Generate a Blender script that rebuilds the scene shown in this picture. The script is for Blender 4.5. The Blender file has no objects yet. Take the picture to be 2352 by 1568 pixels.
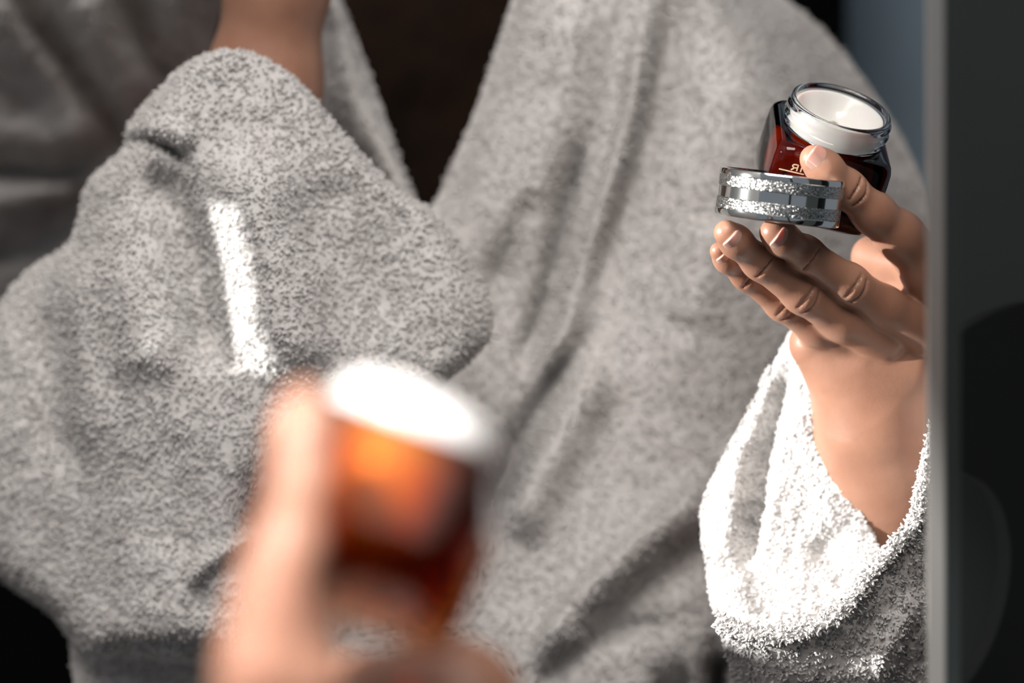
import bpy, math, random
import numpy as np
from mathutils import Vector, Matrix

random.seed(7)
rng = np.random.default_rng(7)
C = bpy.context.scene.collection
SC = bpy.context.scene

# ------------------------------------------------------------------ camera
FPX = 5553.0          # focal length in pixels of the 2352 wide frame (85 mm on 36 mm)
CAMZ = 1.2
cam_d = bpy.data.cameras.new('camera')
cam_d.lens = 85.0
cam_d.sensor_width = 36.0
cam_d.clip_start = 0.02
cam_d.dof.use_dof = True
cam_d.dof.focus_distance = 1.076
cam_d.dof.aperture_fstop = 3.8
cam = bpy.data.objects.new('camera', cam_d)
C.objects.link(cam)
cam.location = (0, 0, CAMZ)
cam.rotation_euler = (math.pi / 2, 0, 0)
SC.camera = cam

# ------------------------------------------------------------------ world, sun, lamps, exposure
W = bpy.data.worlds.new('room_light')
SC.world = W
W.use_nodes = True
bg = W.node_tree.nodes['Background']
bg.inputs[0].default_value = (0.80, 0.88, 1.0, 1)
bg.inputs[1].default_value = 0.21

SUN_TO = Vector((-0.93, -0.25, 0.15)).normalized()      # towards the sun
sd = bpy.data.lights.new('sun', 'SUN')
sd.energy = 10.0
sd.angle = math.radians(0.6)
sd.color = (1.0, 0.975, 0.95)
sun = bpy.data.objects.new('sun', sd)
C.objects.link(sun)
sun.rotation_euler = SUN_TO.to_track_quat('Z', 'Y').to_euler()


def area(name, loc, target, size, energy, color):
    l = bpy.data.lights.new(name, 'AREA')
    l.shape = 'RECTANGLE'
    l.size, l.size_y = size
    l.energy = energy
    l.color = color
    o = bpy.data.objects.new(name, l)
    C.objects.link(o)
    o.location = loc
    o.rotation_euler = (Vector(loc) - Vector(target)).to_track_quat('Z', 'Y').to_euler()
    return o


# added soft fill lamp that brightens the robe, high up in front of the person
area('robe_fill', (-0.10, -0.30, 2.50), (0.0, 1.3, 1.2), (1.4, 1.0), 44.0, (1.0, 0.92, 0.87))

# direct sun that reaches the real hand in front of the mirror, from behind the camera
sp = bpy.data.lights.new('sun_shaft', 'SPOT')
sp.energy = 200.0
sp.spot_size = math.radians(13)
sp.spot_blend = 0.15
sp.shadow_soft_size = 0.02
sp.color = (1.0, 0.97, 0.99)
spo = bpy.data.objects.new('sun_shaft', sp)
C.objects.link(spo)
spo.location = (-0.46, -0.28, 1.90)
spo.rotation_euler = (Vector(spo.location) - Vector((-0.025, 0.61, 1.12))).to_track_quat('Z', 'Y').to_euler()

vs = SC.view_settings
vs.view_transform = 'Standard'
vs.look = 'None'
vs.exposure = 0.0
vs.gamma = 1.0
vs.use_curve_mapping = False
SC.cycles.max_bounces = 6
SC.cycles.transmission_bounces = 6
SC.cycles.transparent_max_bounces = 10
SC.cycles.volume_bounces = 0


# ------------------------------------------------------------------ helpers
def P(px, py, d):
    return np.array(((px - 1176.0) / FPX * d, d, CAMZ - (py - 784.0) / FPX * d))


def R(px, d=1.08):
    return px / FPX * d


def mesh_obj(name, verts, faces, mat=None, parent=None, smooth=True):
    me = bpy.data.meshes.new(name)
    verts = np.asarray(verts, dtype=np.float32)
    if isinstance(faces, np.ndarray):
        nf, k = faces.shape
        me.vertices.add(len(verts))
        me.vertices.foreach_set('co', verts.ravel())
        me.loops.add(nf * k)
        me.loops.foreach_set('vertex_index', faces.astype(np.int32).ravel())
        me.polygons.add(nf)
        me.polygons.foreach_set('loop_start', np.arange(0, nf * k, k, dtype=np.int32))
        me.polygons.foreach_set('loop_total', np.full(nf, k, dtype=np.int32))
        me.update(calc_edges=True)
    else:
        me.from_pydata([tuple(map(float, v)) for v in verts], [], faces)
    me.validate()
    if smooth:
        me.polygons.foreach_set('use_smooth', np.ones(len(me.polygons), dtype=bool))
    o = bpy.data.objects.new(name, me)
    C.objects.link(o)
    if mat:
        for m in (mat if isinstance(mat, (list, tuple)) else [mat]):
            me.materials.append(m)
    if parent is not None:
        o.parent = parent
    return o


def empty(name, loc=(0, 0, 0)):
    o = bpy.data.objects.new(name, None)
    o.empty_display_size = 0.02
    C.objects.link(o)
    o.location = loc
    return o


def tag(o, label=None, cat=None, group=None, kind=None):
    if label: o['label'] = label
    if cat: o['category'] = cat
    if group: o['group'] = group
    if kind: o['kind'] = kind
    return o


def box(name, lo, hi, mat, parent=None):
    x0, y0, z0 = lo
    x1, y1, z1 = hi
    v = [(x0, y0, z0), (x1, y0, z0), (x1, y1, z0), (x0, y1, z0), (x0, y0, z1), (x1, y0, z1), (x1, y1, z1), (x0, y1, z1)]
    f = [(0, 3, 2, 1), (4, 5, 6, 7), (0, 1, 5, 4), (1, 2, 6, 5), (2, 3, 7, 6), (3, 0, 4, 7)]
    return mesh_obj(name, v, f, mat, parent, smooth=False)


# ------------------------------------------------------------------ materials
def new_mat(name):
    m = bpy.data.materials.new(name)
    m.use_nodes = True
    nt = m.node_tree
    return m, nt, nt.nodes['Principled BSDF']


def noise(nt, scale, detail=3.0, rough=0.5):
    tc = nt.nodes.new('ShaderNodeTexCoord')
    n = nt.nodes.new('ShaderNodeTexNoise')
    n.inputs['Scale'].default_value = scale
    n.inputs['Detail'].default_value = detail
    n.inputs['Roughness'].default_value = rough
    nt.links.new(tc.outputs['Object'], n.inputs['Vector'])
    return n


def ramp(nt, src, stops):
    r = nt.nodes.new('ShaderNodeValToRGB')
    e = r.color_ramp.elements
    e[0].position, e[0].color = stops[0][0], (*stops[0][1], 1)
    e[1].position, e[1].color = stops[1][0], (*stops[1][1], 1)
    for p, c in stops[2:]:
        k = e.new(p)
        k.color = (*c, 1)
    nt.links.new(src, r.inputs[0])
    return r


def bump(nt, b, src, strength, dist):
    n = nt.nodes.new('ShaderNodeBump')
    n.inputs['Strength'].default_value = strength
    n.inputs['Distance'].default_value = dist
    nt.links.new(src, n.inputs['Height'])
    nt.links.new(n.outputs[0], b.inputs['Normal'])
    return n


def terry(name, c0, c1):
    m, nt, b = new_mat(name)
    n = noise(nt, 60, 4)
    r = ramp(nt, n.outputs[0], [(0.3, c0), (0.7, c1)])
    nt.links.new(r.outputs[0], b.inputs['Base Color'])
    b.inputs['Roughness'].default_value = 0.9
    b.inputs['Specular IOR Level'].default_value = 0.15
    b.inputs['Sheen Weight'].default_value = 0.15
    n2 = noise(nt, 420, 3, 0.7)
    bump(nt, b, n2.outputs[0], 0.4, 0.002)
    tl = nt.nodes.new('ShaderNodeBsdfTranslucent')          # sun shines through the loose cotton loops
    nt.links.new(r.outputs[0], tl.inputs[0])
    mxs = nt.nodes.new('ShaderNodeMixShader')
    mxs.inputs[0].default_value = 0.32
    nt.links.new(b.outputs[0], mxs.inputs[1])
    nt.links.new(tl.outputs[0], mxs.inputs[2])
    nt.links.new(mxs.outputs[0], nt.nodes['Material Output'].inputs[0])
    return m


M_TERRY = terry('white_terry', (0.76, 0.74, 0.72), (0.86, 0.85, 0.83))

m, nt, b = new_mat('skin')
n = noise(nt, 45, 4)
r = ramp(nt, n.outputs[0], [(0.3, (0.31, 0.155, 0.10)), (0.7, (0.39, 0.21, 0.14))])
nt.links.new(r.outputs[0], b.inputs['Base Color'])
b.inputs['Roughness'].default_value = 0.42
b.inputs['Subsurface Weight'].default_value = 0.55
b.inputs['Subsurface Radius'].default_value = (1.0, 0.28, 0.10)
b.inputs['Subsurface Scale'].default_value = 0.007
n2 = noise(nt, 900, 3, 0.6)
bump(nt, b, n2.outputs[0], 0.12, 0.001)
M_SKIN = m

m, nt, b = new_mat('nail')
b.inputs['Base Color'].default_value = (0.66, 0.37, 0.30, 1)
b.inputs['Roughness'].default_value = 0.14
b.inputs['Subsurface Weight'].default_value = 0.3
b.inputs['Subsurface Scale'].default_value = 0.003
M_NAIL = m
m, nt, b = new_mat('nail_edge')
b.inputs['Base Color'].default_value = (0.86, 0.74, 0.66, 1)
b.inputs['Roughness'].default_value = 0.2
b.inputs['Subsurface Weight'].default_value = 0.4
b.inputs['Subsurface Scale'].default_value = 0.002
M_NAIL_EDGE = m

m, nt, b = new_mat('chrome')
b.inputs['Base Color'].default_value = (0.80, 0.82, 0.80, 1)
b.inputs['Metallic'].default_value = 1.0
b.inputs['Roughness'].default_value = 0.09
M_CHROME = m

m, nt, b = new_mat('glitter_silver')
b.inputs['Base Color'].default_value = (0.55, 0.56, 0.54, 1)
b.inputs['Metallic'].default_value = 1.0
b.inputs['Roughness'].default_value = 0.22
tc = nt.nodes.new('ShaderNodeTexCoord')
vo = nt.nodes.new('ShaderNodeTexVoronoi')
vo.inputs['Scale'].default_value = 3000
nt.links.new(tc.outputs['Object'], vo.inputs['Vector'])
sub = nt.nodes.new('ShaderNodeVectorMath')
sub.operation = 'SUBTRACT'
sub.inputs[1].default_value = (0.5, 0.5, 0.5)
nt.links.new(vo.outputs['Color'], sub.inputs[0])
scl = nt.nodes.new('ShaderNodeVectorMath')
scl.operation = 'SCALE'
scl.inputs['Scale'].default_value = 0.65
nt.links.new(sub.outputs[0], scl.inputs[0])
geo = nt.nodes.new('ShaderNodeNewGeometry')
add = nt.nodes.new('ShaderNodeVectorMath')
nt.links.new(geo.outputs['Normal'], add.inputs[0])
nt.links.new(scl.outputs[0], add.inputs[1])
nrmz = nt.nodes.new('ShaderNodeVectorMath')
nrmz.operation = 'NORMALIZE'
nt.links.new(add.outputs[0], nrmz.inputs[0])
nt.links.new(nrmz.outputs[0], b.inputs['Normal'])
M_GLITTER = m

def absorb(nt, out, dens, col=(0.80, 0.50, 0.05, 1)):
    va = nt.nodes.new('ShaderNodeVolumeAbsorption')
    va.inputs['Color'].default_value = col
    va.inputs['Density'].default_value = dens
    nt.links.new(va.outputs[0], out.inputs['Volume'])


m, nt, b = new_mat('amber_glass')
b.inputs['Base Color'].default_value = (1, 1, 1, 1)
b.inputs['Roughness'].default_value = 0.02
b.inputs['IOR'].default_value = 1.5
b.inputs['Transmission Weight'].default_value = 1.0
absorb(nt, nt.nodes['Material Output'], 720.0, (0.90, 0.74, 0.30, 1))
M_AMBER = m

# amber glass without bending of the light, so that direct sun passes into the jar
m = bpy.data.materials.new('amber_wall')
m.use_nodes = True
nt = m.node_tree
nt.nodes.clear()
out = nt.nodes.new('ShaderNodeOutputMaterial')
tr = nt.nodes.new('ShaderNodeBsdfTransparent')
gl = nt.nodes.new('ShaderNodeBsdfGlossy')
gl.inputs['Roughness'].default_value = 0.03
fr = nt.nodes.new('ShaderNodeFresnel')
fr.inputs[0].default_value = 1.18
mx = nt.nodes.new('ShaderNodeMixShader')
nt.links.new(fr.outputs[0], mx.inputs[0])
nt.links.new(tr.outputs[0], mx.inputs[1])
nt.links.new(gl.outputs[0], mx.inputs[2])
nt.links.new(mx.outputs[0], out.inputs[0])
absorb(nt, out, 250.0, (0.84, 0.56, 0.08, 1))
M_AMBER_THIN = m

m, nt, b = new_mat('clear_glass')
b.inputs['Base Color'].default_value = (0.97, 0.98, 0.98, 1)
b.inputs['Roughness'].default_value = 0.01
b.inputs['IOR'].default_value = 1.45
b.inputs['Transmission Weight'].default_value = 1.0
M_CLEAR = m

m = bpy.data.materials.new('clear_wall')
m.use_nodes = True
nt = m.node_tree
nt.nodes.clear()
out = nt.nodes.new('ShaderNodeOutputMaterial')
tr = nt.nodes.new('ShaderNodeBsdfTransparent')
gl = nt.nodes.new('ShaderNodeBsdfGlossy')
gl.inputs['Roughness'].default_value = 0.03
fr = nt.nodes.new('ShaderNodeFresnel')
fr.inputs[0].default_value = 1.06
mx = nt.nodes.new('ShaderNodeMixShader')
nt.links.new(fr.outputs[0], mx.inputs[0])
nt.links.new(tr.outputs[0], mx.inputs[1])
nt.links.new(gl.outputs[0], mx.inputs[2])
nt.links.new(mx.outputs[0], out.inputs[0])
M_CLEAR_THIN = m

m, nt, b = new_mat('cream')
b.inputs['Base Color'].default_value = (0.74, 0.73, 0.70, 1)
b.inputs['Roughness'].default_value = 0.22
b.inputs['Subsurface Weight'].default_value = 0.4
b.inputs['Subsurface Scale'].default_value = 0.004
M_CREAM = m

m, nt, b = new_mat('gold_print')
b.inputs['Base Color'].default_value = (0.85, 0.66, 0.42, 1)
b.inputs['Metallic'].default_value = 0.3
b.inputs['Roughness'].default_value = 0.4
M_GOLD = m

m, nt, b = new_mat('chest_shade')  # near-black brown: shade on the chest put into the colour
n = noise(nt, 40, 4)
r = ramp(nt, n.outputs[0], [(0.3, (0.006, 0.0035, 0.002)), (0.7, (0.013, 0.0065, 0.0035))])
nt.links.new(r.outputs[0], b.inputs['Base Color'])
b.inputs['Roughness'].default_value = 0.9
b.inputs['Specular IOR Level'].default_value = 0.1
M_CHEST_SHADE = m


def plain(name, col, rough=0.6, metal=0.0, var=0.12, scale=6.0, spec=0.5):
    m, nt, b = new_mat(name)
    n = noise(nt, scale, 4)
    r = ramp(nt, n.outputs[0], [(0.3, tuple(c * (1 - var) for c in col)), (0.7, tuple(c * (1 + var) for c in col))])
    nt.links.new(r.outputs[0], b.inputs['Base Color'])
    b.inputs['Roughness'].default_value = rough
    b.inputs['Metallic'].default_value = metal
    b.inputs['Specular IOR Level'].default_value = spec
    return m


M_SLATE = plain('slate_paint', (0.33, 0.44, 0.52), 0.8)
M_BLACK = plain('black_paint', (0.002, 0.0024, 0.0024), 0.95, spec=0.04)
M_FRAME = plain('dark_frame', (0.017, 0.021, 0.021), 0.45, spec=0.3)
M_BEVEL = plain('bevel_glass', (0.62, 0.60, 0.56), 0.32, 1.0, 0.03)
M_CHARCOAL = plain('charcoal_wall', (0.0042, 0.006, 0.0056), 0.8, spec=0.15)
M_WOOD = plain('dark_floor_wood', (0.045, 0.030, 0.022), 0.6)
M_PLASTER = plain('plaster', (0.45, 0.45, 0.45), 0.9)

# ------------------------------------------------------------------ the room
WL = -0.9     # added wall, out of view left of the person, shapes the sun


def wall_hit(p):
    p = Vector(p)
    t = (p.x - WL) / (-SUN_TO.x)
    q = p + SUN_TO * t
    return q.y, q.z


def wall_with_openings(name, x0, x1, y0, y1, z0, z1, opens, mat):
    yc = sorted({y0, y1, *[o[0] for o in opens], *[o[1] for o in opens]})
    zc = sorted({z0, z1, *[o[2] for o in opens], *[o[3] for o in opens]})
    verts, faces = [], []
    for i in range(len(yc) - 1):
        for j in range(len(zc) - 1):
            cy, cz = (yc[i] + yc[i + 1]) / 2, (zc[j] + zc[j + 1]) / 2
            if any(o[0] < cy < o[1] and o[2] < cz < o[3] for o in opens):
                continue
            k = len(verts)
            for x in (x0, x1):
                verts += [(x, yc[i], zc[j]), (x, yc[i + 1], zc[j]), (x, yc[i + 1], zc[j + 1]), (x, yc[i], zc[j + 1])]
            faces += [(k, k + 3, k + 2, k + 1), (k + 4, k + 5, k + 6, k + 7), (k, k + 1, k + 5, k + 4), (k + 1, k + 2, k + 6, k + 5), (k + 2, k + 3, k + 7, k + 6), (k + 3, k, k + 4, k + 7)]
    return mesh_obj(name, verts, faces, mat, smooth=False)


tag(box('wall_back', (-1.2, 2.30, 0.0), (1.6, 2.36, 3.0), M_SLATE), kind='structure')
tag(box('floor', (-1.2, -1.5, -0.04), (1.6, 2.36, 0.0), M_WOOD), kind='structure')
e0 = P(1945, 784, 1.95)[0]
dk = box('black_panel_1', (-0.95, 1.95, 0.0), (e0, 2.0, 2.4), M_BLACK)  # flat black panel standing before the back wall
tag(dk, kind='structure')


# ------------------------------------------------------------------ cloth lofts
def catmull(pts, n):
    pts = np.asarray(pts, float)
    m = len(pts)
    ext = np.vstack([2 * pts[0] - pts[1], pts, 2 * pts[-1] - pts[-2]])
    t = np.linspace(0, m - 1, n)
    i = np.minimum(t.astype(int), m - 2)
    f = (t - i)[:, None]
    p0, p1, p2, p3 = ext[i], ext[i + 1], ext[i + 2], ext[i + 3]
    return 0.5 * ((2 * p1) + (-p0 + p2) * f + (2 * p0 - 5 * p1 + 4 * p2 - p3) * f ** 2 + (-p0 + 3 * p1 - 3 * p2 + p3) * f ** 3)


def dist_poly(x, y, poly):
    best = np.full(x.shape, 1e9)
    for (ax, ay), (bx, by) in zip(poly[:-1], poly[1:]):
        dx, dy = bx - ax, by - ay
        t = np.clip(((x - ax) * dx + (y - ay) * dy) / (dx * dx + dy * dy), 0, 1)
        best = np.minimum(best, np.hypot(x - ax - t * dx, y - ay - t * dy))
    return best


def signed_poly(x, y, poly):
    """signed distance: positive to the right of the direction of travel (image coordinates)"""
    best = np.full(x.shape, 1e9)
    sg = np.ones(x.shape)
    for (ax, ay), (bx, by) in zip(poly[:-1], poly[1:]):
        dx, dy = bx - ax, by - ay
        t = np.clip(((x - ax) * dx + (y - ay) * dy) / (dx * dx + dy * dy), 0, 1)
        d = np.hypot(x - ax - t * dx, y - ay - t * dy)
        c = np.sign((x - ax) * dy - (y - ay) * dx)
        s = d < best
        best = np.where(s, d, best)
        sg = np.where(s, c, sg)
    return best * -sg


def ends(x, y, poly):
    """fades a fold out towards both of its ends"""
    ln = [math.hypot(b_[0] - a[0], b_[1] - a[1]) for a, b_ in zip(poly[:-1], poly[1:])]
    tot = sum(ln)
    best = np.full(x.shape, 1e9)
    tt = np.zeros(x.shape)
    acc = 0.0
    for (ax, ay), (bx, by), l_ in zip(poly[:-1], poly[1:], ln):
        dx, dy = bx - ax, by - ay
        t = np.clip(((x - ax) * dx + (y - ay) * dy) / (dx * dx + dy * dy), 0, 1)
        d = np.hypot(x - ax - t * dx, y - ay - t * dy)
        s = d < best
        best = np.where(s, d, best)
        tt = np.where(s, (acc + t * l_) / tot, tt)
        acc += l_
    e = np.clip(np.minimum(tt, 1 - tt) / 0.22, 0, 1)
    return 0.12 + 0.88 * e * e * (3 - 2 * e)


def smooth_noise(x, y, cell, seed):
    g = np.random.default_rng(seed).standard_normal((64, 64))
    u, v = (x / cell) % 63, (y / cell) % 63
    i, j = u.astype(int), v.astype(int)
    fu, fv = u - i, v - j
    fu, fv = fu * fu * (3 - 2 * fu), fv * fv * (3 - 2 * fv)
    return (g[i, j] * (1 - fu) + g[i + 1, j] * fu) * (1 - fv) + (g[i, j + 1] * (1 - fu) + g[i + 1, j + 1] * fu) * fv


def grid_faces(nu, nv, off=0):
    i, j = np.meshgrid(np.arange(nv - 1), np.arange(nu - 1), indexing='ij')
    a = (i * nu + j).ravel() + off
    return np.stack([a, a + 1, a + nu + 1, a + nu], 1)


def tufts(pts, nrm, length, rad, lean, r):
    n = len(pts)
    rnd = r.standard_normal((n, 3))
    d1 = nrm + rnd * lean
    d1 /= np.linalg.norm(d1, axis=1)[:, None]
    d2 = d1 + r.standard_normal((n, 3)) * 0.9
    d2 /= np.linalg.norm(d2, axis=1)[:, None]
    ln = length * r.uniform(0.6, 1.25, n)[:, None]
    base = pts - nrm * rad * 0.6
    mid = base + d1 * ln * 0.55
    tip = mid + d2 * ln * 0.45
    ref = r.standard_normal((n, 3))
    a = np.cross(d1, ref)
    a /= np.linalg.norm(a, axis=1)[:, None]
    bb = np.cross(d1, a)
    rr = rad * r.uniform(0.75, 1.25, n)[:, None]
    V = np.empty((n, 10, 3))
    for k in range(3):
        an = 2 * math.pi * k / 3
        off = (a * math.cos(an) + bb * math.sin(an)) * rr
        V[:, k] = base + off
        V[:, 3 + k] = mid + off * 1.15
        V[:, 6 + k] = tip + off * 0.7
    V[:, 9] = tip + d2 * rr * 0.7
    F = []
    for s in (0, 3):
        for k in range(3):
            k2 = (k + 1) % 3
            F += [(s + k, s + k2, s + 3 + k2), (s + k, s + 3 + k2, s + 3 + k)]
    for k in range(3):
        F.append((6 + k, 6 + (k + 1) % 3, 9))
    F = np.array(F)
    faces = (F[None] + (np.arange(n) * 10)[:, None, None]).reshape(-1, 3)
    return V.reshape(-1, 3), faces


def pile(name, verts, quads, parent, spacing, length, rad, lean, seed, flip_to=None):
    r = np.random.default_rng(seed)
    tri = np.vstack([quads[:, [0, 1, 2]], quads[:, [0, 2, 3]]])
    A, B, D = verts[tri[:, 0]], verts[tri[:, 1]], verts[tri[:, 2]]
    nn = np.cross(B - A, D - A)
    ar = np.linalg.norm(nn, axis=1) * 0.5
    n = int(ar.sum() / spacing ** 2)
    idx = r.choice(len(tri), n, p=ar / ar.sum())
    u, v = r.random(n), r.random(n)
    s = u + v > 1
    u[s], v[s] = 1 - u[s], 1 - v[s]
    p = A[idx] + (B - A)[idx] * u[:, None] + (D - A)[idx] * v[:, None]
    nr = nn[idx] / (np.linalg.norm(nn[idx], axis=1)[:, None] + 1e-12)
    if flip_to is not None:
        sgn = np.sign(np.einsum('ij,ij->i', nr, flip_to - p))
        nr = nr * sgn[:, None]
    V, F = tufts(p, nr, length, rad, lean, r)
    o = mesh_obj(name, V, F, M_TERRY, parent)
    o['kind'] = 'stuff'
    return o


CAMPOS = np.array((0, 0, CAMZ))
THICK = 0.005


def cloth(name, rows, depth_fn, folds, parent, nu=160, nv=200, spacing=0.0021, length=0.0034, rad=0.00055, lean=0.75, seed=1, lumps=0.0015, pile_on=True):
    """rows: list of lists of (px, py) running from one border to the other; depth_fn(u, v, px, py) in metres;
    folds: list of (polyline, height in m towards the viewer, width in px[, one-sided sharpness])"""
    ribs = np.array([catmull(r, nu) for r in rows])            # nrow, nu, 2
    nr = len(rows)
    g = np.stack([catmull(ribs[:, j], nv) for j in range(nu)], 1)  # nv, nu, 2
    px, py = g[..., 0], g[..., 1]
    u, v = np.meshgrid(np.linspace(0, 1, nu), np.linspace(0, 1, nv))
    d = depth_fn(u, v, px, py)
    for f in folds:
        poly, h, w = f[0], f[1], f[2]
        if len(f) > 3:                         # overlapping fold: steep on one side
            s = signed_poly(px, py, poly)
            w2 = f[3]
            prof = np.where(s < 0, np.exp(-(s / w) ** 2), np.exp(-(s / w2) ** 2))
        else:
            prof = np.exp(-(dist_poly(px, py, poly) / w) ** 2)
        d = d - h * prof * ends(px, py, poly)
    d = d + smooth_noise(px + 3000, py + 3000, 70, seed) * lumps + smooth_noise(px + 3000, py + 3000, 22, seed + 9) * lumps * 0.35
    X = (px - 1176.0) / FPX * d
    Z = CAMZ - (py - 784.0) / FPX * d
    front = np.stack([X, d, Z], -1).reshape(-1, 3)
    q = grid_faces(nu, nv)
    # backing sheet a little behind, closed round the border
    G = front.reshape(nv, nu, 3)
    du = np.gradient(G, axis=1)
    dv = np.gradient(G, axis=0)
    nrm = np.cross(du, dv)
    nrm /= np.linalg.norm(nrm, axis=2)[..., None] + 1e-12
    s = np.sign(np.einsum('ijk,ijk->ij', nrm, CAMPOS - G).mean())
    nrm *= s
    back = (G - nrm * THICK).reshape(-1, 3)
    n0 = nu * nv
    qb = q[:, ::-1] + n0
    loop = np.concatenate([np.arange(nu), np.arange(1, nv) * nu + nu - 1, (nv - 1) * nu + np.arange(nu - 2, -1, -1), np.arange(nv - 2, 0, -1) * nu])
    l2 = np.roll(loop, -1)
    rim = np.stack([loop, loop + n0, l2 + n0, l2], 1)
    o = mesh_obj(name, np.vstack([front, back]), np.vstack([q, qb, rim]), M_TERRY, parent)
    if pile_on:
        tri_v = np.vstack([front, back])
        pile('terry_pile', tri_v, q if s > 0 else q[:, ::-1], o, spacing, length, rad, lean, seed + 100)
        pile('terry_fringe', tri_v, rim, o, spacing * 0.75, length, rad, lean, seed + 200, )
    return o


def edges(L, Rr, k=2):
    """rows interpolated straight between a left and a right border"""
    L, Rr = np.asarray(L, float), np.asarray(Rr, float)
    return [[tuple(a + (b - a) * t) for t in np.linspace(0, 1, k + 1)] for a, b in zip(L, Rr)]


def sstep(x, a, b):
    t = np.clip((x - a) / (b - a), 0, 1)
    return t * t * (3 - 2 * t)


robe = empty('bathrobe', (0.0, 1.4, 0.95))
tag(robe, 'white terry bathrobe worn by the person seen in the mirror, wide sleeves and deep neckline', 'bathrobe')
bpy.context.view_layer.update()
ROBE_INV = robe.matrix_world.inverted()

# --- front of the robe over the body
rows = [[(1205, -90), (1480, -90), (1690, -90)], [(1150, 80), (1510, 70), (1893, 72)], [(1092, 250), (1560, 240), (2030, 250)],
        [(1035, 385), (1560, 390), (2105, 385)], [(980, 490), (1560, 500), (2150, 490)], [(800, 660), (1500, 660), (2200, 640)],
        [(500, 900), (1350, 900), (2240, 880)], [(260, 1200), (1250, 1200), (2250, 1180)], [(165, 1420), (1200, 1420), (2260, 1420)], [(180, 1660), (1200, 1680), (2280, 1680)]]


def d_body(u, v, px, py):
    d = 1.30 + 0.10 * sstep(u, 0.62, 1.0) ** 1.5 - 0.035 * sstep(py, 600, 1500)
    d = d + 0.02 * np.exp(-(u / 0.05) ** 2) * (py < 560)
    d = d + 0.05 * sstep(px, 700, 250) * 0
    return d


folds = [([(1330, -80), (1290, 200), (1200, 480), (1150, 640)], 0.012, 75),
         ([(1500, -80), (1450, 250), (1400, 430), (1352, 580), (1305, 740), (1240, 880), (1150, 1080)], 0.016, 40, 24),
         ([(1345, 300), (1301, 478), (1257, 679), (1180, 880)], -0.013, 26),
         ([(1560, -60), (1500, 250), (1430, 460), (1370, 600), (1310, 760)], -0.010, 45),
         ([(1225, 420), (1175, 560), (1125, 680), (1085, 800)], -0.008, 36),
         ([(1320, 780), (1260, 880), (1200, 990), (1140, 1130), (1080, 1260)], -0.026, 34),
         ([(1390, 800), (1310, 960), (1230, 1110), (1170, 1260)], 0.016, 60),
         ([(1640, 1060), (1560, 1170), (1430, 1270), (1330, 1370), (1270, 1450), (1230, 1560)], 0.020, 90, 26),
         ([(1660, 1200), (1520, 1310), (1390, 1420), (1330, 1490)], -0.012, 50),
         ([(1560, 1420), (1400, 1455), (1290, 1520), (1230, 1600)], -0.009, 30),
         ([(1640, 1490), (1650, 1530), (1640, 1660)], -0.05, 26),
         ([(1600, 1560), (1500, 1600)], -0.02, 40),
         ([(1780, 60), (1660, 400), (1580, 800), (1540, 1000)], 0.010, 130),
         ([(1640, 500), (1560, 760)], 0.006, 60),
         ([(180, 1500), (350, 1510), (520, 1530)], 0.012, 26),
         ]
folds = [(f[0], f[1] * 1.4, *f[2:]) for f in folds]
cloth('front_panel', rows, d_body, folds, robe, 300, 330, 0.0020, 0.0024, 0.00066, 0.8, 3, lumps=0.0006)

# --- collar edge on the other side of the neckline
L = [(690, -80), (715, 40), (700, 180), (740, 300), (860, 440), (930, 560)]
Rr = [(752, -80), (800, 40), (842, 150), (886, 270), (922, 380), (985, 520)]
cloth('collar', edges(L, Rr), lambda u, v, px, py: 1.335 + 0.03 * sstep(1 - u, 0.3, 1) + 0.015 * np.exp(-((1 - u) / 0.12) ** 2), [], robe, 60, 120, 0.0024, 0.0026, 0.0008, 0.7, 5)

# --- shoulder and back of the robe, in shade behind the raised sleeve
rows = [[(-120, -90), (200, -90), (585, -90)], [(-120, 60), (200, 60), (505, 50)], [(-120, 200), (180, 200), (480, 190)],
        [(-120, 340), (150, 340), (470, 320)], [(-120, 480), (120, 480), (460, 480)], [(-120, 640), (120, 640), (440, 660)], [(-120, 800), (120, 800), (430, 800)]]
folds = [([(40, -60), (61, 15), (153, 133), (250, 270), (330, 400)], -0.030, 30),
         ([(-40, -40), (60, 120), (170, 260), (250, 340)], 0.022, 55),
         ([(300, -60), (316, 15), (357, 112), (400, 200)], -0.030, 32),
         ([(180, -40), (240, 100), (330, 250)], 0.020, 55),
         ([(420, -60), (430, 60), (440, 150)], 0.02, 40),
         ([(-60, 372), (128, 393), (255, 352)], -0.034, 26),
         ([(-60, 300), (120, 320), (230, 300)], 0.020, 45),
         ([(-60, 470), (100, 440), (200, 430)], 0.024, 36),
         ([(-60, 600), (80, 550), (190, 480)], -0.030, 30),
         ([(-60, 150), (50, 190), (110, 260)], -0.02, 40)]
cloth('shoulder_panel', rows, lambda u, v, px, py: 1.38 + 0.05 * sstep(u, 0.75, 1.0) + 0.34 * (py + 90) / 800, folds, robe, 130, 170, 0.0028, 0.0026, 0.0009, 0.8, 7)

# --- wide sleeve of the raised arm
L = [(520, 118), (455, 138), (395, 180), (300, 285), (285, 345), (212, 412), (188, 470), (160, 560), (60, 628), (-10, 720), (-60, 850), (-70, 1050), (-60, 1250), (15, 1335), (115, 1405), (180, 1490)]
Rr = [(545, 118), (610, 140), (690, 195), (790, 310), (850, 375), (915, 440), (1000, 492), (1072, 590), (1125, 690), (1122, 780), (1020, 880), (860, 1000), (730, 1150), (660, 1290), (610, 1390), (570, 1500)]


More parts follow.
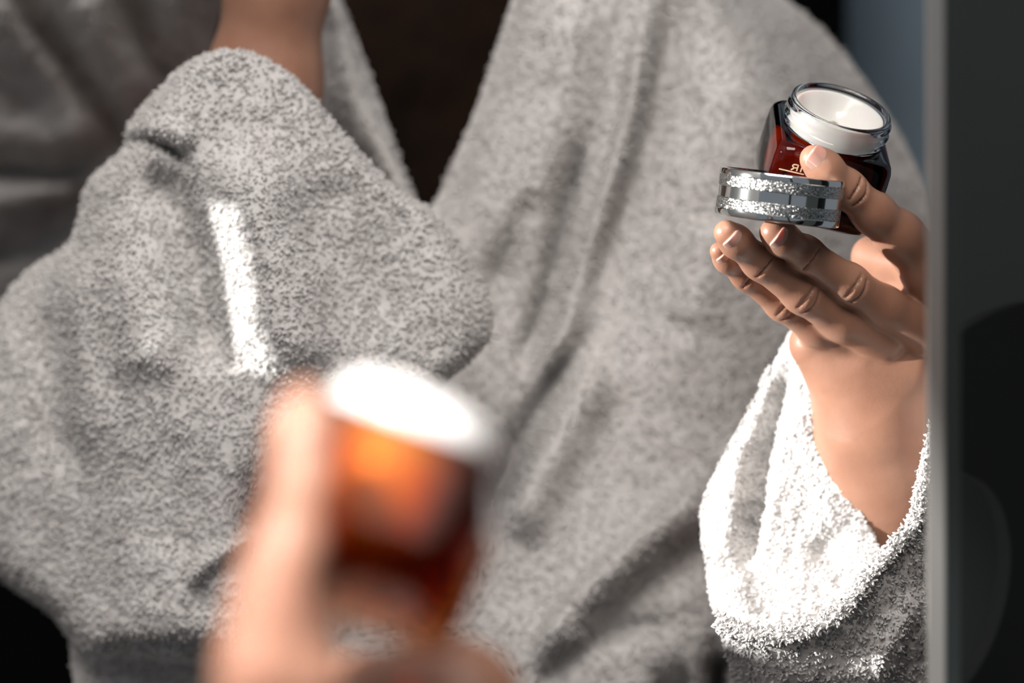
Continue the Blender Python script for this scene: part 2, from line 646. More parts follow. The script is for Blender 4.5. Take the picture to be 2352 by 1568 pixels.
def d_sleeve(u, v, px, py):
    d = 1.165 + 0.012 * sstep(py, 850, 1500) + 0.055 * sstep(px, 420, 20)
    d = d + 0.045 * (1 - np.sqrt(np.clip(1 - np.clip((0.16 - u) / 0.16, 0, 1) ** 2, 0, 1))) + 0.02 * np.clip((u - 0.93) / 0.07, 0, 1) ** 2
    d = d + 0.012 * sstep(px, 650, 1150)
    return d


folds = [([(330, 340), (400, 470), (448, 600), (470, 740), (500, 880)], -0.020, 62),
         ([(560, 300), (600, 480), (640, 640), (665, 780), (650, 900)], 0.022, 95),
         ([(215, 440), (250, 560), (300, 720), (360, 900)], 0.014, 80),
         ([(165, 570), (178, 700), (190, 850), (200, 960), (230, 1080)], 0.014, 60, 34),
         ([(90, 680), (115, 830), (140, 980), (200, 1120)], -0.008, 60),
         ([(285, 318), (340, 318), (400, 345), (430, 375)], -0.018, 12),
         ([(320, 290), (400, 300), (450, 330)], 0.008, 26),
         ([(640, 1195), (560, 1240), (470, 1290), (425, 1350)], 0.012, 22, 12),
         ([(700, 400), (820, 600), (900, 780)], -0.008, 110),
         ([(180, 1500), (400, 1490), (560, 1510)], -0.02, 30),
         ([(330, 1000), (420, 1150), (400, 1300)], -0.006, 90)]
sleeve_o = cloth('sleeve', edges(L, Rr, 4), d_sleeve, folds, robe, 300, 380, 0.0016, 0.0024, 0.00066, 0.8, 11, lumps=0.0009)

# --- sleeve of the arm that holds the jar: inside of the cuff, outside, thick rim
L = [(1830, 740), (1795, 800), (1740, 905), (1680, 1015), (1625, 1125), (1610, 1190), (1622, 1290), (1640, 1390), (1690, 1475)]
Rr = [(1860, 780), (1866, 850), (1884, 945), (1920, 1045), (1962, 1140), (1995, 1215), (2040, 1310), (2040, 1400), (2000, 1480)]
folds = [([(1830, 780), (1795, 930), (1762, 1060), (1735, 1200), (1725, 1330)], -0.016, 16, 44), ([(1700, 1100), (1680, 1300)], 0.006, 50)]
cloth('cuff_lining', edges(L, Rr, 3), lambda u, v, px, py: 1.160 - 0.022 * u - 0.03 * sstep(py, 1200, 1480) + 0.005 * np.exp(-(u / 0.1) ** 2), folds, robe, 110, 200, 0.0015, 0.0015, 0.0008, 0.8, 13)

RIM = [(1650, 1425, 1.098), (1700, 1452, 1.092), (1790, 1458, 1.086), (1880, 1436, 1.082), (1950, 1385, 1.080), (2005, 1312, 1.080), (2060, 1250, 1.082), (2105, 1195, 1.084), (2125, 1110, 1.088), (2148, 1010, 1.094), (2190, 900, 1.105), (2260, 800, 1.13)]
rimc = catmull([P(*a) for a in RIM], 160)
top = [(a[0], a[1] + 6) for a in RIM]
bot = [(1720, 1700), (1780, 1700), (1850, 1700), (1920, 1700), (1990, 1700), (2060, 1700), (2130, 1700), (2200, 1700), (2270, 1700), (2330, 1700), (2400, 1650), (2420, 1600)]
rows = [[tuple(np.array(a) + (np.array(c) - np.array(a)) * t) for a, c in zip(top, bot)] for t in (0, 0.33, 0.66, 1)]
rim_d = np.array([a[2] for a in RIM])


def d_outer(u, v, px, py):
    d0 = np.interp(u, np.linspace(0, 1, len(rim_d)), rim_d)
    return d0 + 0.045 * v + 0.03 * (1 - sstep(u, 0, 0.14)) * sstep(v, 0.0, 0.25)


cloth('cuff_outside', rows, d_outer, [([(2130, 1350), (2050, 1480), (2000, 1600)], 0.008, 40)], robe, 150, 130, 0.0016, 0.0024, 0.00066, 0.8, 17)


def tube(curve, rad, ns=12):
    t = np.gradient(curve, axis=0)
    t /= np.linalg.norm(t, axis=1)[:, None]
    up = np.array((0.0, 1.0, 0.0))
    a = np.cross(t, up)
    a /= np.linalg.norm(a, axis=1)[:, None]
    bb = np.cross(t, a)
    rad = np.broadcast_to(np.asarray(rad, float), (len(curve),))
    V = []
    for k in range(ns):
        an = 2 * math.pi * k / ns
        V.append(curve + (a * math.cos(an) + bb * math.sin(an)) * rad[:, None])
    V = np.stack(V, 1).reshape(-1, 3)
    n = len(curve)
    F = []
    for i in range(n - 1):
        for k in range(ns):
            k2 = (k + 1) % ns
            F.append((i * ns + k, i * ns + k2, (i + 1) * ns + k2, (i + 1) * ns + k))
    return V, np.array(F)


V, F = tube(rimc, 0.0032)
V0 = V.copy()
ro = mesh_obj('cuff_rim', V, F, M_TERRY, robe)
A = np.repeat(rimc, 12, 0)
pc = pile('terry_pile', V0, F, ro, 0.0012, 0.0026, 0.0007, 0.6, 301, None)

# parts are built in world coordinates: keep them where they are under the moved root
for ch in robe.children:
    ch.matrix_parent_inverse = ROBE_INV

# ------------------------------------------------------------------ added unseen wall: openings cut to place the sun patches
co_ = np.empty(len(sleeve_o.data.vertices) * 3, np.float32)
sleeve_o.data.vertices.foreach_get('co', co_)
co_ = co_.reshape(-1, 3)[:300 * 380]
cpx = co_[:, 0] / co_[:, 1] * FPX + 1176
cpy = 784 - (co_[:, 2] - CAMZ) / co_[:, 1] * FPX


def on_sleeve(px, py):
    return co_[np.argmin((cpx - px) ** 2 + (cpy - py) ** 2)]


q0 = [wall_hit(on_sleeve(*a)) for a in ((490, 450), (520, 640), (545, 860), (575, 470), (600, 640), (615, 860))]
print('strip', q0)
OPEN = [(0.60, 0.915, 1.222, 1.53)]
OPEN.append((min(a[0] for a in q0), max(a[0] for a in q0), min(a[1] for a in q0), max(a[1] for a in q0)))
tag(wall_with_openings('sun_mask_wall', WL - 0.02, WL, 0.05, 2.3, 0.0, 3.0, OPEN, M_PLASTER), kind='structure')

# ------------------------------------------------------------------ signed distance bodies
def sdf_mesh(chains, lo, hi, cell, grooves=(), k_all=0.004):
    """chains: list of (points with radii [(x,y,z,r)...], k inside chain, k towards the rest)"""
    lo, hi = np.asarray(lo, float), np.asarray(hi, float)
    n = np.ceil((hi - lo) / cell).astype(int) + 1
    ax = [(lo[i] + np.arange(n[i]) * cell).astype(np.float32) for i in range(3)]
    D = np.full(n, 0.05, np.float32)

    def block(pts, m):
        p = np.array([q[:3] for q in pts])
        r = max(q[3] for q in pts) + m
        a = np.maximum(((p.min(0) - r - lo) / cell).astype(int), 0)
        b_ = np.minimum(((p.max(0) + r - lo) / cell).astype(int) + 2, n)
        return tuple(slice(x, max(x, y)) for x, y in zip(a, b_))

    def seg(sl, a, b_):
        X, Y, Z = ax[0][sl[0]][:, None, None], ax[1][sl[1]][None, :, None], ax[2][sl[2]][None, None, :]
        ba = [b_[i] - a[i] for i in range(3)]
        L2 = sum(c * c for c in ba) + 1e-12
        h = np.clip(((X - a[0]) * ba[0] + (Y - a[1]) * ba[1] + (Z - a[2]) * ba[2]) / L2, 0, 1)
        return np.sqrt((X - a[0] - h * ba[0]) ** 2 + (Y - a[1] - h * ba[1]) ** 2 + (Z - a[2] - h * ba[2]) ** 2) - (a[3] + (b_[3] - a[3]) * h)

    def smin(a, b_, k):
        h = np.maximum(k - np.abs(a - b_), 0) / k
        return np.minimum(a, b_) - h * h * k * 0.25

    for pts, k1, k2 in chains:
        sl = block(pts, 0.016)
        if len(pts) == 1:
            d = seg(sl, pts[0], pts[0])
        else:
            d = None
            for a, b_ in zip(pts[:-1], pts[1:]):
                s = seg(sl, a, b_)
                d = s if d is None else smin(d, s, k1)
        D[sl] = smin(D[sl], d, k2)
    for pts, k1 in grooves:
        sl = block(pts, 0.006)
        for a, b_ in zip(pts[:-1], pts[1:]):
            s = -seg(sl, a, b_)
            D[sl] = -smin(-D[sl], -s, k1)
    # surface nets
    ins = D < 0
    c = np.zeros(np.array(n) - 1, np.int8)
    for i in (0, 1):
        for j in (0, 1):
            for k in (0, 1):
                c += ins[i:n[0] - 1 + i, j:n[1] - 1 + j, k:n[2] - 1 + k]
    act = (c > 0) & (c < 8)
    ids = -np.ones(act.shape, np.int64)
    I = np.argwhere(act)
    ids[act] = np.arange(len(I))
    corners = [(i, j, k) for i in (0, 1) for j in (0, 1) for k in (0, 1)]
    val = {q: D[I[:, 0] + q[0], I[:, 1] + q[1], I[:, 2] + q[2]] for q in corners}
    acc = np.zeros((len(I), 3))
    cnt = np.zeros(len(I))
    for q in corners:
        for axn in range(3):
            if q[axn] == 0:
                q2 = list(q)
                q2[axn] = 1
                q2 = tuple(q2)
                a, b_ = val[q], val[q2]
                cr = (a < 0) != (b_ < 0)
                t = np.where(cr, a / (a - b_ + 1e-20), 0)
                pos = np.tile(np.array(q, float), (len(I), 1))
                pos[:, axn] = t
                acc += pos * cr[:, None]
                cnt += cr
    V = lo + (I + acc / cnt[:, None]) * cell
    F = []
    for axn in range(3):
        o1, o2 = [(1, 2), (2, 0), (0, 1)][axn]
        s0 = [slice(None)] * 3
        s1 = [slice(None)] * 3
        s0[axn], s1[axn] = slice(0, -1), slice(1, None)
        ch = ins[tuple(s0)] != ins[tuple(s1)]
        E = np.argwhere(ch)
        E = E[(E[:, o1] > 0) & (E[:, o2] > 0) & (E[:, o1] < n[o1] - 1) & (E[:, o2] < n[o2] - 1)]
        e1, e2 = np.zeros(3, int), np.zeros(3, int)
        e1[o1], e2[o2] = 1, 1
        g = lambda e: ids[e[:, 0], e[:, 1], e[:, 2]]
        qd = np.stack([g(E - e1 - e2), g(E - e2), g(E), g(E - e1)], 1)
        inside0 = ins[E[:, 0], E[:, 1], E[:, 2]]
        qd = np.where(inside0[:, None], qd, qd[:, ::-1])
        F.append(qd)
    F = np.vstack(F)
    F = F[(F >= 0).all(1)]
    return V, F


def ch(pts):
    return [(*P(a[0], a[1], a[2]), R(a[3], a[2])) for a in pts]


# ------------------------------------------------------------------ the person in the mirror
thumb = ch([(1868, 364, 1.066, 31), (1893, 386, 1.068, 37), (1945, 434, 1.078, 40), (2005, 488, 1.088, 45), (2065, 540, 1.098, 52), (2140, 620, 1.112, 66), (2190, 720, 1.125, 80)])
index = ch([(1776, 534, 1.064, 32), (1797, 549, 1.068, 36), (1850, 583, 1.080, 38), (1950, 650, 1.094, 42), (2030, 705, 1.106, 46), (2120, 760, 1.118, 56)])
middle = ch([(1668, 534, 1.063, 29), (1690, 554, 1.068, 34), (1745, 602, 1.081, 37), (1842, 676, 1.094, 41), (1935, 738, 1.108, 45), (2030, 780, 1.120, 54)])
ring = ch([(1650, 576, 1.081, 20), (1668, 596, 1.086, 25), (1712, 634, 1.096, 28), (1795, 700, 1.108, 33), (1875, 755, 1.118, 38), (1960, 795, 1.126, 46)])
pinky = ch([(1800, 650, 1.140, 22), (1830, 700, 1.138, 28), (1870, 760, 1.136, 34), (1930, 805, 1.134, 42)])
palm = ch([(2060, 640, 1.150, 70), (2110, 760, 1.150, 90)])
dorsum = ch([(2120, 700, 1.130, 80), (2100, 800, 1.140, 85)])
heel = ch([(1870, 790, 1.132, 58), (1935, 850, 1.135, 70), (2000, 930, 1.14, 90)])
heel2 = ch([(1990, 815, 1.128, 50), (2100, 830, 1.128, 58)])
web = ch([(2005, 590, 1.150, 50), (2075, 610, 1.125, 30)])
forearm = ch([(2020, 880, 1.145, 105), (2015, 980, 1.150, 130), (2040, 1100, 1.165, 140), (2070, 1250, 1.185, 150), (2120, 1500, 1.23, 180), (2150, 1750, 1.28, 190)])
grooves = []


def creases(a, prev, nxt, normal, offs, depth=0.0003):
    a, prev, nxt = np.array(a), np.array(prev), np.array(nxt)
    t = prev[:3] - nxt[:3]
    t /= np.linalg.norm(t)
    n_ = np.array(normal, float)
    n_ -= t * n_.dot(t)
    n_ /= np.linalg.norm(n_)
    s_ = np.cross(t, n_)
    for k, o in enumerate(offs):
        pts = []
        for an in np.linspace(-0.75, 0.75, 5) + 0.1 * math.sin(k * 2.3):
            bow = 0.0012 * math.cos(an * 2) * (1 if o > 0 else -1)
            p = a[:3] + t * (o + bow) + (n_ * math.cos(an) + s_ * math.sin(an)) * (a[3] + 0.0007)
            pts.append((*p, 0.0005))
        grooves.append((pts, 0.0010))


for f_ in (index, middle, ring):
    creases(f_[2], f_[1], f_[3], (0.35, -0.8, -0.45), (0.0002,))
    creases(f_[3], f_[2], f_[4], (0.30, -0.85, -0.40), (-0.0017, 0.0017))
creases(thumb[2], thumb[1], thumb[3], (0.0, -0.96, 0.2), (-0.0025, 0.0010))


def groove(px, py, d, dx, dy, ln, r=0.0007):
    a = (*P(px - dx * ln, py - dy * ln, d), r)
    b_ = (*P(px + dx * ln, py + dy * ln, d), r)
    grooves.append(([a, b_], 0.0015))


lo = P(1560, 1380, 1.02)
lo[1] = 1.03
hi = np.array((P(2320, 0, 1.2)[0], 1.235, P(0, 300, 1.03)[2]))
chains = [(palm, .01, .01), (dorsum, .01, .012), (heel, .012, .010), (heel2, .01, .010), (forearm, .02, .016), (web, .01, .008), (thumb, .006, .006), (pinky, .005, .003), (ring, .005, .0022), (middle, .005, .0022), (index, .005, .0022)]
Vh, Fh = sdf_mesh(chains, lo, hi, 0.00085, grooves)

# rest of the body, mostly under the robe: raised forearm, upper arms, chest and neck
body = [(ch([(2120, 1480, 1.225, 180), (2150, 1900, 1.33, 200)]), .02, .02),
        (ch([(2150, 1900, 1.33, 200), (1800, 900, 1.58, 180), (1600, 330, 1.68, 190)]), .02, .03),
        (ch([(1600, 330, 1.68, 190), (1100, 200, 1.70, 220), (640, 330, 1.66, 180)]), .03, .05),
        (ch([(1150, 400, 1.70, 300), (1150, 900, 1.70, 320), (1150, 1900, 1.66, 340)]), .05, .05),
        (ch([(1100, 100, 1.70, 200), (1080, -350, 1.68, 180)]), .03, .04),
        (ch([(640, 330, 1.66, 180), (400, 1100, 1.38, 120)]), .03, .03),
        (ch([(400, 1100, 1.38, 120), (520, 600, 1.31, 125), (605, 200, 1.265, 118), (640, -60, 1.25, 108), (680, -330, 1.24, 95)]), .02, .03)]
lo2 = np.array((-0.30, 1.10, 0.78))
hi2 = np.array((0.34, 1.82, 1.52))
Vb, Fb = sdf_mesh(body, lo2, hi2, 0.0042)
person = mesh_obj('person', np.vstack([Vh, Vb]), np.vstack([Fh, Fb + len(Vh)]), M_SKIN)
tag(person, 'person in a bathrobe seen in the mirror, holding up an open jar and its lid', 'person')


def nail(center, tip_dir, normal, width, length, parent, radius, edge=0.16):
    t = Vector(tip_dir).normalized()
    nrm = Vector(normal)
    nrm = (nrm - t * nrm.dot(t)).normalized()
    s = t.cross(nrm)
    c = Vector(center)
    nu, nv = 13, 15
    V, F, mi = [], [], []
    for layer in (0, 1):
        for j in range(nv):
            v = j / (nv - 1)
            w = width * 0.5 * (math.sqrt(max(0.0, 1 - (1 - min(v / 0.32, 1)) ** 2)) * 0.98 + 0.02)
            if v > 0.82:
                w *= 1 - 0.25 * ((v - 0.82) / 0.18) ** 2
            for i in range(nu):
                x = -1 + 2 * i / (nu - 1)
                a = x * w / radius
                bow = 0.05 * length * (1 - (2 * v - 1) ** 2)
                arc = 0.10 * length * (1 - x * x) * max(0, (v - 0.6) / 0.4)
                p = c + s * (radius * math.sin(a)) + nrm * (radius * (math.cos(a) - 1) + bow - layer * 0.0005) + t * ((v - 0.5) * length + arc)
                V.append(p)
    for j in range(nv - 1):
        for i in range(nu - 1):
            a = j * nu + i
            F.append((a, a + 1, a + nu + 1, a + nu))
            b0 = a + nu * nv
            F.append((b0, b0 + nu, b0 + nu + 1, b0 + 1))
            mi += [1 if j / (nv - 1) > 1 - edge else 0] * 2
    o_ = nu * nv
    ring_ = [i for i in range(nu)] + [j * nu + nu - 1 for j in range(1, nv)] + [(nv - 1) * nu + i for i in range(nu - 2, -1, -1)] + [j * nu for j in range(nv - 2, 0, -1)]
    for a, b_ in zip(ring_, ring_[1:] + ring_[:1]):
        F.append((a, a + o_, b_ + o_, b_))
        mi.append(0)
    o = mesh_obj('fingernail', V, F, [M_NAIL, M_NAIL_EDGE], parent)
    o.data.polygons.foreach_set('material_index', mi)
    return o


def finger_nail(chain, normal, width, length, s_=0.6, edge=0.09, lift=0.0002):
    a, b_ = np.array(chain[0]), np.array(chain[1])
    t = a[:3] - b_[:3]
    t /= np.linalg.norm(t)
    n_ = np.array(normal, float)
    n_ -= t * n_.dot(t)
    n_ /= np.linalg.norm(n_)
    c = a + (b_ - a) * s_
    nail(c[:3] + n_ * (c[3] + lift), t, n_, width, length, person, c[3] * 1.02, edge)


finger_nail(index, (0.45, -0.72, -0.52), 0.0122, 0.0115)
finger_nail(middle, (0.40, -0.72, -0.55), 0.0114, 0.0110)
finger_nail(ring, (0.30, -0.75, -0.58), 0.0080, 0.0085)
finger_nail(thumb, (-0.10, -0.96, 0.22), 0.0132, 0.0140, 0.45, 0.07)

# chest in the neckline: dark sheet with the shade put into its colour
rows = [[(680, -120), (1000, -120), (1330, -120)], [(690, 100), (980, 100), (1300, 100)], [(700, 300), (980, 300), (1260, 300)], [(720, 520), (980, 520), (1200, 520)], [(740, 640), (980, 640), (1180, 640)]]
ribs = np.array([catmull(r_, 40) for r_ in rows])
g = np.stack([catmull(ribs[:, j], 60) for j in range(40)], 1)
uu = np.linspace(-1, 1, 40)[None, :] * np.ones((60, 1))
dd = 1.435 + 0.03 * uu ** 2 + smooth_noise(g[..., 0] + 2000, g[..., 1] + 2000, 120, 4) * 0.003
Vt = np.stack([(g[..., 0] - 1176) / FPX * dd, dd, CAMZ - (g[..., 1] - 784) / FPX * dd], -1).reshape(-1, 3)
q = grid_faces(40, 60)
chest_o = mesh_obj('shaded_chest', Vt, q, M_CHEST_SHADE)
md = chest_o.modifiers.new('thickness', 'SOLIDIFY')
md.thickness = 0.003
tag(chest_o, 'chest inside the neckline of the bathrobe, shade put into its dark brown colour', 'chest')


# ------------------------------------------------------------------ jar and lid
def lathe(profile, n=64, closed=True):
    pr = np.array(profile, float)
    m_ = len(pr)
    an = np.arange(n) * 2 * math.pi / n
    V = np.stack([pr[:, 0][:, None] * np.cos(an), pr[:, 0][:, None] * np.sin(an), np.repeat(pr[:, 1][:, None], n, 1)], -1).reshape(-1, 3)
    F = []
    for i in range(m_ if closed else m_ - 1):
        i2 = (i + 1) % m_
        for k in range(n):
            k2 = (k + 1) % n
            F.append((i * n + k, i * n + k2, i2 * n + k2, i2 * n + k))
    return V, F


def capped(profile, n=64):
    V, F = lathe(profile, n, False)
    F = list(F)
    F.append(tuple(range(n - 1, -1, -1)))
    k = (len(profile) - 1) * n
    F.append(tuple(range(k, k + n)))
    return V, F


def rsquare(half, r, n=12):
    pts = []
    for cx, cy, a0 in ((1, 1, 0), (-1, 1, 90), (-1, -1, 180), (1, -1, 270)):
        for k in range(n + 1):
            a = math.radians(a0 + 90 * k / n)
            pts.append((cx * (half - r) + r * math.cos(a), cy * (half - r) + r * math.sin(a)))
    return pts


BH = 0.0270
SH = 0.038       # shoulder height
TOPZ = 0.0515


def make_jar(name, amber, clear, fill=0.0204):
    root = empty(name)
    V, F = [], []
    levels = [(BH - 0.007, 0.007, 0.0), (BH - 0.004, 0.008, 0.0006), (BH - 0.0012, 0.0066, 0.0028), (BH - 0.0004, 0.0065, 0.006), (BH, 0.0065, 0.012), (BH, 0.0065, 0.028),
              (BH - 0.0003, 0.0065, 0.0335), (BH - 0.0010, 0.0066, 0.0360), (BH - 0.0024, 0.0064, 0.0375), (BH - 0.0040, 0.006, SH)]
    n = 0
    for hf, rr, z in levels:
        pts = rsquare(hf, rr)
        n = len(pts)
        V += [(x, y, z) for x, y in pts]
    for i in range(len(levels) - 1):
        for k in range(n):
            k2 = (k + 1) % n
            F.append((i * n + k, i * n + k2, (i + 1) * n + k2, (i + 1) * n + k))
    F.append(tuple(range(n - 1, -1, -1)))
    F.append(tuple(range((len(levels) - 1) * n, len(levels) * n)))
    bd = mesh_obj('body', V, F, amber, root)
    # clear neck with two thread ridges
    prof = [(0.0222, SH + 0.0002)]
    prof += [(0.0232, SH + 0.0004), (0.0236, SH + 0.002), (0.0236, SH + 0.0038), (0.0244, SH + 0.0048), (0.0246, SH + 0.0056), (0.0236, SH + 0.0066), (0.0235, SH + 0.0086), (0.0242, SH + 0.0094), (0.0243, SH + 0.0101), (0.0235, SH + 0.0108)]
    prof += [(0.0234, TOPZ - 0.0014), (0.0230, TOPZ - 0.0004), (0.0222, TOPZ), (0.0213, TOPZ - 0.0003), (0.0207, TOPZ - 0.0014), (0.0206, TOPZ - 0.004), (0.0206, SH + 0.0002)]
    V, F = lathe(prof, 96)
    mesh_obj('neck', V, F, clear, root)
    # cream, dished on top, filling the round inner cup
    prof = [(0.002, 0.0080), (0.008, 0.0085), (0.0125, 0.0105), (0.0155, 0.0145), (0.0170, 0.020), (0.0176, 0.030), (0.0190, 0.0355), (fill - 0.0001, SH), (fill, TOPZ - 0.0030),
            (0.0200, TOPZ - 0.0026), (0.0192, TOPZ - 0.0034), (0.0170, TOPZ - 0.0075), (0.0130, TOPZ - 0.0115), (0.0080, TOPZ - 0.0140), (0.0030, TOPZ - 0.0148)]
    V, F = capped(prof, 72)
    V = np.array(V)
    inner = V[:, 2] > TOPZ - 0.016
    rr = np.hypot(V[:, 0], V[:, 1])
    dish = inner & (rr < 0.0185)
    V[dish, 2] += 0.0022 * np.sin(V[dish, 0] * 260 + 1.0) * np.cos(V[dish, 1] * 210)
    mesh_obj('cream', V, F, M_CREAM, root)
    return root


def frame_from(axis, front):
    z = Vector(axis).normalized()
    y = -Vector(front)
    y = (y - z * y.dot(z)).normalized()
    x = y.cross(z)
    return Matrix((x, y, z)).transposed()


def place(o, loc, M3):
    o.matrix_world = Matrix.Translation(Vector(loc)) @ M3.to_4x4()


jar = make_jar('cream_jar', M_AMBER, M_CLEAR)
AX = Vector((0.235, -0.50, 0.832)).normalized()
MJ = frame_from(AX, (0.10, -1.0, 0.0))
topc = Vector(P(1934, 243, 1.090))
place(jar, topc - AX * TOPZ, MJ)
tag(jar, 'open square amber glass jar of white cream gripped by the thumb in the mirror', 'jar')

# gold lettering, reversed as in a mirror (letters of the print seen beside the thumb)
def strokes(name, polys, w, parent, mat, y):
    V, F = [], []
    for pl in polys:
        for (ax, az), (bx, bz) in zip(pl[:-1], pl[1:]):
            d = Vector((bx - ax, bz - az))
            nn = Vector((-d.y, d.x)).normalized() * w * 0.5
            k = len(V)
            for yy in (y, y + 0.0002):
                V += [(ax + nn.x, yy, az + nn.y), (bx + nn.x, yy, bz + nn.y), (bx - nn.x, yy, bz - nn.y), (ax - nn.x, yy, az - nn.y)]
            F += [(k, k + 1, k + 2, k + 3), (k + 7, k + 6, k + 5, k + 4), (k, k + 4, k + 5, k + 1), (k + 1, k + 5, k + 6, k + 2), (k + 2, k + 6, k + 7, k + 3), (k + 3, k + 7, k + 4, k)]
    return mesh_obj(name, V, F, mat, parent, smooth=False)


lx, lz = -0.0185, 0.0275
hgt = 0.0030
R_rev = [[(lx + 0.0024, lz), (lx + 0.0024, lz + hgt)], [(lx + 0.0024, lz + hgt), (lx + 0.0008, lz + hgt), (lx, lz + hgt * 0.85), (lx, lz + hgt * 0.62), (lx + 0.0008, lz + hgt * 0.48), (lx + 0.0024, lz + hgt * 0.48)],
         [(lx + 0.0012, lz + hgt * 0.48), (lx - 0.0002, lz)]]
I_ = [[(lx + 0.0042, lz), (lx + 0.0042, lz + hgt)]]
line = [[(lx - 0.0055, lz - 0.0008), (lx + 0.006, lz - 0.0008)]]
strokes('lettering', R_rev + I_ + line, 0.00055, jar, M_GOLD, -BH - 0.00025)

LID_R = 0.0278


def make_lid(name):
    root = empty(name)
    h = 0.0208
    hs = [0, 0.0030, 0.0079, 0.0129, 0.0178, h]
    bands = [('chrome_band', M_CHROME, 0.0), ('glitter_band', M_GLITTER, -0.0002), ('chrome_band', M_CHROME, -0.0006), ('glitter_band', M_GLITTER, -0.0002), ('chrome_band', M_CHROME, 0.0)]
    for i, (nm, mt, dr) in enumerate(bands):
        r_ = LID_R + dr
        a, c = hs[i], hs[i + 1]
        b_ = 0.0002
        if i == 0:
            prof = [(0.001, a), (r_ - 0.0010, a), (r_ - 0.0003, a + 0.0003), (r_, a + 0.0010), (r_, c - b_), (r_ - b_, c), (0.001, c)]
        elif i == 4:
            prof = [(0.020, a), (r_ - b_, a), (r_, a + b_), (r_, c - 0.0010), (r_ - 0.0003, c - 0.0003), (r_ - 0.0010, c), (LID_R - 0.003, c), (LID_R - 0.003, a + 0.0005), (0.020, a + 0.0004)]
        else:
            prof = [(0.020, a), (r_ - b_, a), (r_, a + b_), (r_, c - b_), (r_ - b_, c), (0.020, c)]
        V, F = capped(prof, 128) if i == 0 else lathe(prof, 128, True)
        o = mesh_obj(nm, V, F, mt, root)
        o.data.shade_smooth()
        em = o.modifiers.new('edges', 'EDGE_SPLIT')
        em.split_angle = math.radians(40)
    return root


lid = make_lid('jar_lid')
AL = Vector((0.118, -0.10, 0.988)).normalized()
lid_bottom = Vector(P(1784, 506, 1.071))
place(lid, lid_bottom, frame_from(AL, (0, -1, 0)))
tag(lid, 'silver jar lid with two glitter bands resting on the fingertips in the mirror', 'lid')

# ------------------------------------------------------------------ the real hand and jar in front of the mirror
fj = make_jar('cream_jar', M_AMBER_THIN, M_CLEAR_THIN, 0.0226)
AF = Vector((0.37, 0.40, 0.84)).normalized()
DF = 0.60
ftop = Vector(P(968, 945, DF))
place(fj, ftop - AF * TOPZ, frame_from(AF, (-0.2, -1.0, 0)))
tag(fj, 'blurred amber glass jar with white rim in the foreground, in front of the mirror', 'jar')

f_index = ch([(702, 935, .550, 54), (700, 1000, .547, 62), (695, 1110, .545, 62), (672, 1230, .545, 66), (650, 1300, .545, 78), (632, 1400, .545, 88), (612, 1520, .545, 98), (590, 1750, .56, 150)])
f_back = ch([(655, 985, .675, 44), (650, 1080, .675, 50), (665, 1250, .675, 55), (690, 1500, .68, 80)])
f_thumb = ch([(712, 1440, .547, 40), (712, 1560, .547, 66), (690, 1750, .56, 120)])
f_palm = ch([(860, 1640, .655, 130), (1050, 1620, .655, 135), (1030, 1800, .66, 180), (850, 1850, .69, 220)])
f_arm = ch([(760, 1850, .66, 230), (760, 2300, .62, 300)])
lo3 = np.array((P(380, 0, .7)[0], .50, P(0, 2300, .62)[2]))
hi3 = np.array((P(1280, 0, .72)[0], .78, P(0, 820, .62)[2]))
V, F = sdf_mesh([(f_palm, .01, .01), (f_arm, .02, .03), (f_index, .006, .004), (f_back, .006, .004), (f_thumb, .006, .006)], lo3, hi3, 0.0017)
hand2 = mesh_obj('person', V, F, M_SKIN)
tag(hand2, 'blurred sunlit hand in the foreground holding the amber jar, fingers upright', 'person')

# ------------------------------------------------------------------ the mirror's edge and what stands beside it
mir = empty('mirror', P(2150, 784, 0.88))
tag(mir, 'mirror with a thin bright edge and a narrow dark frame', 'mirror')
bpy.context.view_layer.update()
inv = mir.matrix_world.inverted()


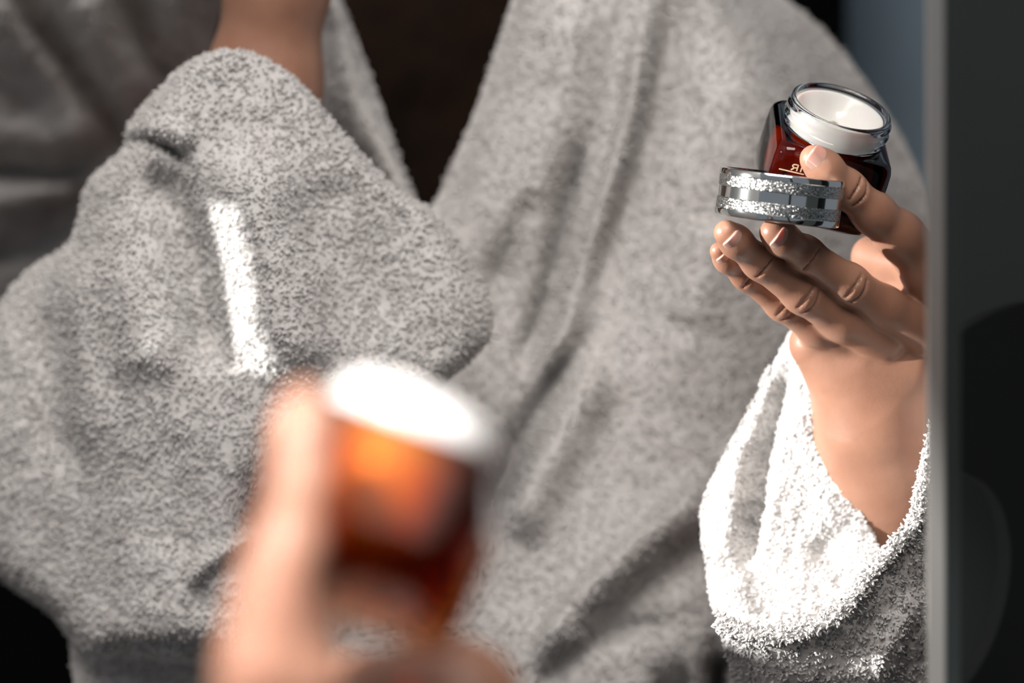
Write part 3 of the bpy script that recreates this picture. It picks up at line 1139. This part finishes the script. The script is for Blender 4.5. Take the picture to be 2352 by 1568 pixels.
def bar(name, p0, p1, w0, w1, depth, mat, tilt=0.0):
    """upright or level bar between two points of the mirror plane; w0..w1 across, depth backwards"""
    p0, p1 = Vector(p0), Vector(p1)
    t = (p1 - p0).normalized()
    back = Vector((0, 1, 0))
    s = t.cross(back).normalized()
    V = []
    for p in (p0, p1):
        V += [p + s * w0 + back * tilt, p + s * w1, p + s * w1 + back * depth, p + s * w0 + back * (depth + tilt)]
    F = [(0, 1, 2, 3), (7, 6, 5, 4), (0, 4, 5, 1), (1, 5, 6, 2), (2, 6, 7, 3), (3, 7, 4, 0)]
    o = mesh_obj(name, V, F, mat, mir, smooth=False)
    o.matrix_parent_inverse = inv
    return o


pt, pb = P(2168, -260, 0.845), P(2168, 1830, 0.915)
bar('bevelled_edge', pt, pb, -R(33, .88), 0.0, 0.004, M_BEVEL, 0.003)
bar('frame_side', pt - np.array((0, .004, 0)), pb - np.array((0, .004, 0)), 0.0, R(34, .88), 0.02, M_FRAME)

# dark wall beside the mirror
tag(box('wall_right', (P(2186, 784, .99)[0], 0.99, 0.0), (1.4, 1.03, 3.0), M_CHARCOAL), kind='structure')

# black rounded hoop of a chair back beyond the frame
outer = [(2192, 772), (2240, 738), (2310, 705), (2400, 690), (2540, 720), (2680, 860), (2740, 1100), (2740, 1500), (2600, 1750), (2400, 1820), (2192, 1840)]
inner = [(2192, 1075), (2225, 1090), (2265, 1115), (2300, 1170), (2318, 1250), (2316, 1330), (2300, 1410), (2275, 1480), (2245, 1535), (2215, 1575), (2192, 1600)]
co = catmull(np.array(outer), 60)
ci = catmull(np.array(inner), 60)
V, F = [], []
n = len(co)
for d0 in (0.95, 0.975):
    for cc in (co, ci):
        V += [P(x, y, 0.95) + np.array((0, d0 - 0.95, 0)) for x, y in cc]
for i in range(n - 1):
    j = i + 1
    F += [(i, j, n + j, n + i), (2 * n + j, 2 * n + i, 3 * n + i, 3 * n + j), (j, i, 2 * n + i, 2 * n + j), (n + i, n + j, 3 * n + j, 3 * n + i)]
F += [(0, n, 3 * n, 2 * n), (n - 1, 3 * n - 1, 4 * n - 1, 2 * n - 1)]
chair = mesh_obj('chair_back', V, F, M_BLACK, smooth=False)
bm = chair.modifiers.new('round', 'BEVEL')
bm.width = 0.008
bm.segments = 3
tag(chair, 'black curved chair back in the dark beyond the mirror frame', 'chair')
